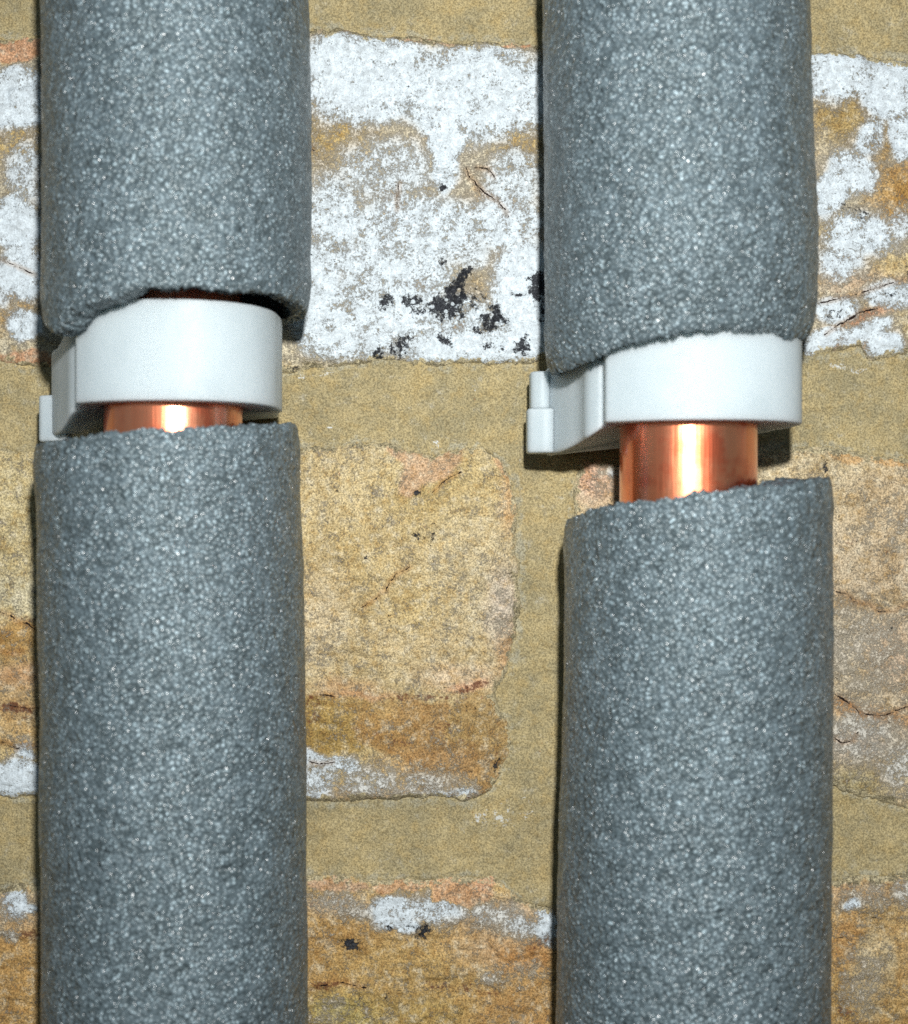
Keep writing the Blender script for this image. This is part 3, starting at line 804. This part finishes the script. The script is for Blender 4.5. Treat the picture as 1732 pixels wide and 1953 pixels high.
# ------------------------------------------------------------------ foam insulation
def make_foam(edge, left, right, up, seed, label, flare, flare_len, zfar, slant=0.0, squeeze=0.0, flare_left=None):
    """edge: cut line in the photo; left/right: outline x at photo y; up: tube goes upward from the cut"""
    E = np.array(edge, float)
    Lc, Rc = np.array(left, float), np.array(right, float)
    nth = 420
    th = np.linspace(-math.pi, math.pi, nth, endpoint=False)      # 0 faces the lens
    def xr_at(z):
        py = CY - z * FPX / DC
        xl = np.interp(py, Lc[:, 0], Lc[:, 1]); xr = np.interp(py, Rc[:, 0], Rc[:, 1])
        return sil(xl, xr, DC)
    zmid = (CY - E[:, 1].mean()) * DC / FPX
    x0, r0 = xr_at(zmid)
    cut = np.zeros(nth)
    for i, a in enumerate(th):
        aa = max(-1.45, min(1.45, a))
        X = x0 + r0 * math.sin(aa); O = PO + r0 * math.cos(aa)
        px = CX + FPX * X / (D - O)
        cut[i] = (CY - np.interp(px, E[:, 0], E[:, 1])) * (D - O) / FPX
    # beyond the outlines the cut runs smoothly round the back
    back = np.abs(th) > 1.45
    cl, cr = cut[np.argmin(np.abs(th + 1.45))], cut[np.argmin(np.abs(th - 1.45))]
    tb = np.where(th > 0, (th - 1.45), (th + 2 * math.pi - 1.45)) / (2 * math.pi - 2.9)
    cut = np.where(back, cr + (cl - cr) * sstep(0, 1, tb), cut)
    rough = 0.0008 * (fbm(th * 14 + seed, th * 0 + seed, 4, 0, .7) - .5) + 0.0007 * (fbm(th * 60 + seed, th * 0, 2, 1) - .5)
    cut = cut + rough
    sgn = 1 if up else -1
    nz = 250
    t = np.linspace(0, 1, nz) ** 1.15
    rings = []
    x1, _ = xr_at(zmid)
    cut_in = cut + sgn * 0.0006 * (fbm(th * 9 + 3, th * 0 + seed, 3, 2) - .3) - sgn * slant * np.clip(np.cos(th), 0, 1)
    # outside
    outer = np.zeros((nz, nth, 3)); inner = np.zeros((60, nth, 3))
    for k in range(nz):
        z = cut + (zfar - cut) * t[k]
        zc = float(np.mean(z))
        xc, r = xr_at(zc)
        dz = np.abs(z - cut)
        lum = 0.00055 * (fbm(th * 3.2 + seed, zc * 70 + th * 0 + seed, 3, 1) - .5) + 0.00030 * (fbm(th * 16 + seed, z * 900, 3, 2) - .5)
        rr = r + lum - 0.0003 * np.exp(-dz / 0.0004) - squeeze * np.exp(-(dz / 0.0065) ** 2) * np.clip(np.cos(th), 0, 1) + 0.0003 * np.exp(-((dz - .004) / .003) ** 2)
        outer[k] = np.stack([xc + rr * np.sin(th), -PO - rr * np.cos(th), z], -1)
    for k in range(60):
        s = (k / 59) ** 1.8
        z = cut_in + (zfar - cut_in) * s
        xc, r = xr_at(float(np.mean(z)))
        fl_ = flare if flare_left is None else flare_left + (flare - flare_left) * sstep(-0.35, 0.25, th) + (flare - flare_left) * sstep(-1.2, -1.6, th)
        rin = PIPE_R + 0.0005 + (fl_ - PIPE_R - .0005) * np.exp(-(np.abs(z - cut_in) / flare_len) ** 2)
        rin = np.minimum(rin, r - 0.0018 - squeeze * np.clip(np.cos(th), 0, 1) * math.exp(-(s * .11 / .0055) ** 2)) + 0.0006 * (fbm(th * 8, th * 0 + k * .7, 3, 3) - .5)
        ic = x1 if k < 30 else xc
        inner[k] = np.stack([x1 + rin * np.sin(th), -PO - rin * np.cos(th), z], -1)
    face = []
    rolled = bool(squeeze) or flare_left is not None
    bulge = -sgn * 0.0013 if squeeze else (sgn * 0.0004 if flare_left is None else sgn * (0.0004 - 0.0009 * (1 - sstep(-0.45, 0.1, th))))
    for q in np.linspace(0, 1, 14)[1:-1]:
        f = outer[0] * (1 - q) + inner[0] * q
        f[:, 2] += 0.0004 * (fbm(th * 26 + q * 9, q * 12 + th * 0 + seed, 3, 1, .7) - .5) + bulge * math.sin(q * math.pi) ** .7
        face.append(f)
    # where the foam is pulled snug over the clip its edge rolls in: skin and lip are one surface
    shell = np.concatenate([outer[::-1], np.stack(face[:9])], 0) if rolled else outer[::-1]
    root = empty('foam_pipe_insulation', (x1, -PO, zfar))
    tag(root, label, 'pipe insulation', 'grey foam pipe insulation tubes')

    def part(name, P, mat):
        P = P - np.array([x1, -PO, zfar])
        me = grid_mesh(name, P, closed_u=True, flip=up)
        o = link_mesh(name, me, mat, root)
        return o
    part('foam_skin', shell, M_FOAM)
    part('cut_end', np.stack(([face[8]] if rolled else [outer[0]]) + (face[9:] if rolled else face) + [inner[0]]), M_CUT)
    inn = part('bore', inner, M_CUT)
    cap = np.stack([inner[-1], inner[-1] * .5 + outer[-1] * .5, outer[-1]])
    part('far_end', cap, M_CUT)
    return root


make_foam([(70, 590), (80, 608), (88, 628), (100, 632), (115, 618), (135, 594), (150, 582), (200, 570), (250, 556), (280, 546), (320, 552), (360, 545), (400, 552), (450, 557), (500, 555), (540, 565), (565, 577), (585, 590), (600, 592)],
          [(-400, 72), (0, 76), (300, 79), (500, 78), (600, 82), (640, 86)], [(-400, 584), (0, 589), (250, 595), (450, 593), (560, 589), (640, 584)], True, 3,
          'charcoal grey foam tube above the left white clip, lit with fine sparkles', 0.0174, 0.006, 0.140, 0.0, 0.0, 0.0156)
make_foam([(1035, 678), (1045, 690), (1058, 688), (1080, 674), (1120, 650), (1157, 628), (1190, 623), (1230, 611), (1270, 604), (1310, 595), (1350, 594), (1400, 592), (1450, 593), (1520, 606), (1545, 624), (1565, 626)],
          [(-400, 1030), (0, 1035), (400, 1039), (600, 1041), (700, 1043)], [(-400, 1540), (0, 1545), (300, 1552), (500, 1561), (620, 1561), (700, 1558)], True, 11,
          'charcoal grey foam tube above the right white clip, its slanting cut overlapping the clip', 0.0184, 0.008, 0.140, 0.0016, 0.0032)
make_foam([(55, 866), (68, 850), (90, 842), (150, 835), (200, 824), (240, 822), (280, 814), (340, 820), (400, 811), (450, 815), (500, 812), (560, 807), (580, 812)],
          [(800, 66), (860, 66), (1000, 69), (1300, 74), (1953, 78), (2400, 80)], [(800, 567), (860, 569), (1100, 578), (1300, 582), (1700, 585), (1953, 587), (2400, 588)], False, 23,
          'charcoal grey foam tube below the left white clip with a nearly level ragged top', 0.0130, 0.004, -0.140)
make_foam([(1068, 1030), (1077, 1004), (1090, 988), (1120, 972), (1160, 965), (1200, 957), (1250, 955), (1300, 945), (1340, 937), (1400, 935), (1440, 927), (1500, 925), (1560, 913), (1580, 911), (1595, 914)],
          [(880, 1082), (1000, 1079), (1200, 1075), (1500, 1068), (1953, 1059), (2400, 1054)], [(880, 1584), (1000, 1588), (1500, 1589), (1953, 1585), (2400, 1583)], False, 37,
          'charcoal grey foam tube with a sloping top, below the right white clip', 0.0130, 0.004, -0.140)


# ------------------------------------------------------------------ clips
def polar_outline(pts, cx, cy, angs):
    """radius of a closed outline seen from (cx, cy) at the given angles"""
    P = np.array(pts, float) - [cx, cy]
    out = []
    for a in angs:
        dx, dy = math.cos(a), math.sin(a)
        best = 0
        for i in range(len(P)):
            (x1, y1), (x2, y2) = P[i], P[(i + 1) % len(P)]
            den = dx * (y2 - y1) - dy * (x2 - x1)
            if abs(den) < 1e-12: continue
            t = (x1 * (y2 - y1) - y1 * (x2 - x1)) / den
            u = (x1 * dy - y1 * dx) / den
            if t > 0 and -1e-6 <= u <= 1 + 1e-6: best = max(best, t)
        out.append(best)
    return np.array(out)


def smooth_loop(pts, rounds, seg=7):
    """round each corner of a closed outline by its own radius (0 keeps it sharp)"""
    out = []
    n = len(pts)
    for i in range(n):
        p0, p1, p2 = Vector(pts[i - 1]), Vector(pts[i]), Vector(pts[(i + 1) % n])
        r = rounds[i]
        if r <= 0:
            out.append(tuple(p1)); continue
        a = (p0 - p1); b = (p2 - p1)
        r = min(r, a.length * .49, b.length * .49)
        A = p1 + a.normalized() * r; B = p1 + b.normalized() * r
        for k in range(seg + 1):
            t = k / seg
            out.append(tuple(A * (1 - t) ** 2 + p1 * 2 * t * (1 - t) + B * t * t))
    return out


def prism(name, pts, zb, zt, mat, parent, zfun=None, bev=0.0004, seg=3, taper=None):
    """solid with outline pts (x, out-of-wall) in metres between zb and zt; zfun(x, o) shears it up or down"""
    bv = [Vector((x, -o)) for x, o in pts]
    n = len(bv)
    vs = []; fs = []
    for z in (zb, zt):
        for v in bv:
            dz = zfun(v.x, -v.y, z == zt) if zfun else 0
            vs.append((v.x, v.y, z + dz))
    area = sum(bv[i].x * bv[(i + 1) % n].y - bv[(i + 1) % n].x * bv[i].y for i in range(n))
    ccw = area > 0
    f0 = list(range(n)); f1 = list(range(n, 2 * n))
    fs.append(f0[::-1] if ccw else f0); fs.append(f1 if ccw else f1[::-1])
    for i in range(n):
        j = (i + 1) % n
        fs.append((i, j, n + j, n + i) if ccw else (j, i, n + i, n + j))
    me = bpy.data.meshes.new(name)
    me.from_pydata(vs, [], fs)
    me.update()
    o = link_mesh(name, me, mat, parent)
    if bev:
        b = o.modifiers.new('bevel', 'BEVEL'); b.width = bev; b.segments = seg; b.limit_method = 'ANGLE'; b.angle_limit = math.radians(35)
        b.use_clamp_overlap = True
    wn2 = o.modifiers.new('wn', 'WEIGHTED_NORMAL'); wn2.keep_sharp = False
    return o


def arc(cx, cy, r, a0, a1, n):
    return [(cx + r * math.cos(math.radians(a0 + (a1 - a0) * k / n)), cy + r * math.sin(math.radians(a0 + (a1 - a0) * k / n))) for k in range(n + 1)]


mm = 0.001


def make_clip(xc, z_bot, z_top, label, base_r, wing_top, wing_bot, tab_z, upper_tab, dl, dr, dw, dt):
    root = empty('pipe_clip', (xc, 0, z_bot * mm))
    tag(root, label, 'pipe clip', 'white plastic pipe clips')
    h = (z_top - z_bot)
    P = PO / mm
    # strap: closes over the front from the lip on the left to the hinge on the right
    front = [(-13.2 + dl, 28.2), (-13.2 + dl, 31.2), (-9.5 + dl * .6, 33.9), (-4.5, 35.8), (1.0, 36.5), (6.5 + dr * .4, 36.1), (11.5 + dr * .8, 34.0), (15.2 + dr, 30.4), (17.0 + dr, 25.5), (17.2 + dr, 18.0), (16.6 + dr, 13.0)]
    fr = [.3, .5, 4, 5, 5, 5, 4.5, 4.5, 4, 4, .6]
    # inner side follows the pipe
    R = PIPE_R / mm + 0.12
    inner = [(R * math.cos(math.radians(a)), P + R * math.sin(math.radians(a))) for a in np.linspace(-30, 152, 40)]
    loop = smooth_loop(front, fr, 8)
    loop = loop + inner
    strap = prism('strap', [(x * mm, o * mm) for x, o in loop], 0, h * mm, M_NYLON, root, bev=.0005)
    # base: cradle against the wall with the wing on the left
    zf = lambda x, o, top: ((wing_top if top else wing_bot) * mm) * float(sstep(-11.5, -20.5, np.array(x / mm)))
    outer = [(16.4 + dr, 12.7), (min(16.6 + dr, base_r + 1), 6.0), (base_r, -0.6), (-17.5, -0.6), (-20.6 + dw, 4.0), (-21.2 + dw, 9.0), (-20.6 + dw, 12.5), (-18.6 + dw * .7, 17.5), (-16.6 + dw * .4, 22.0), (-15.6 + dl, 26.0), (-13.6 + dl, 27.9)]
    orr = [.5, 2.5, 1, 1, 1.5, 2, 2, 3, 3, 2, .6]
    loop2 = smooth_loop(outer, orr, 6)
    inner2 = [(R * math.cos(math.radians(a)), P + R * math.sin(math.radians(a))) for a in np.linspace(153, 329, 44)]
    # split so that the wing shear has vertices to act on
    base = prism('base', [(x * mm, o * mm) for x, o in loop2 + inner2], 0.05 * mm, (h - .05) * mm, M_NYLON, root, zfun=zf, bev=.0006)
    # latch tongue at the wing's outer edge, in front of the wall
    tz0, tz1 = tab_z[0] - z_bot, tab_z[1] - z_bot
    tab = smooth_loop([(-24.3, 8.2), (-24.3, 13.2), (-21.2, 14.2), (-19.7, 13.6), (-20.2, 7.6)], [.9, 1.0, .8, .4, .6], 6)
    prism('latch', [((x + dt) * mm, o * mm) for x, o in tab], tz0 * mm, tz1 * mm, M_NYLON, root, bev=.0004)
    if upper_tab:
        up = smooth_loop([(-23.7, 7.0), (-23.7, 12.0), (-21.6, 12.9), (-20.4, 11.9), (-20.6, 6.6)], [.9, 1.0, .7, .5, .5], 6)
        prism('latch_post', [(x * mm, o * mm) for x, o in up], (tz1 + .03) * mm, (upper_tab - z_bot) * mm, M_NYLON, root, bev=.0006)
    # hinge barrel
    hb = [(14.7 + dr + 1.75 * math.cos(a), 12.9 + 1.75 * math.sin(a)) for a in np.linspace(0, 2 * math.pi, 28, endpoint=False)]
    prism('hinge_barrel', [(x * mm, o * mm) for x, o in hb], .8 * mm, (h - .8) * mm, M_NYLON, root, bev=.0003)
    return root


make_clip(PIPE_X[0], 16.1, 30.7, 'white plastic pipe clip on the left pipe, its rounded top edge showing', 13.0, -4.6, -3.9, (11.4, 18.9), 0, .5, -1.1, -1.6, .2)
make_clip(PIPE_X[1], 13.3, 27.9, 'white plastic pipe clip on the right pipe, showing its two-step latch', 15.5, -4.2, -3.9, (9.6, 16.8), 22.9, -.6, 0, 0, 0)
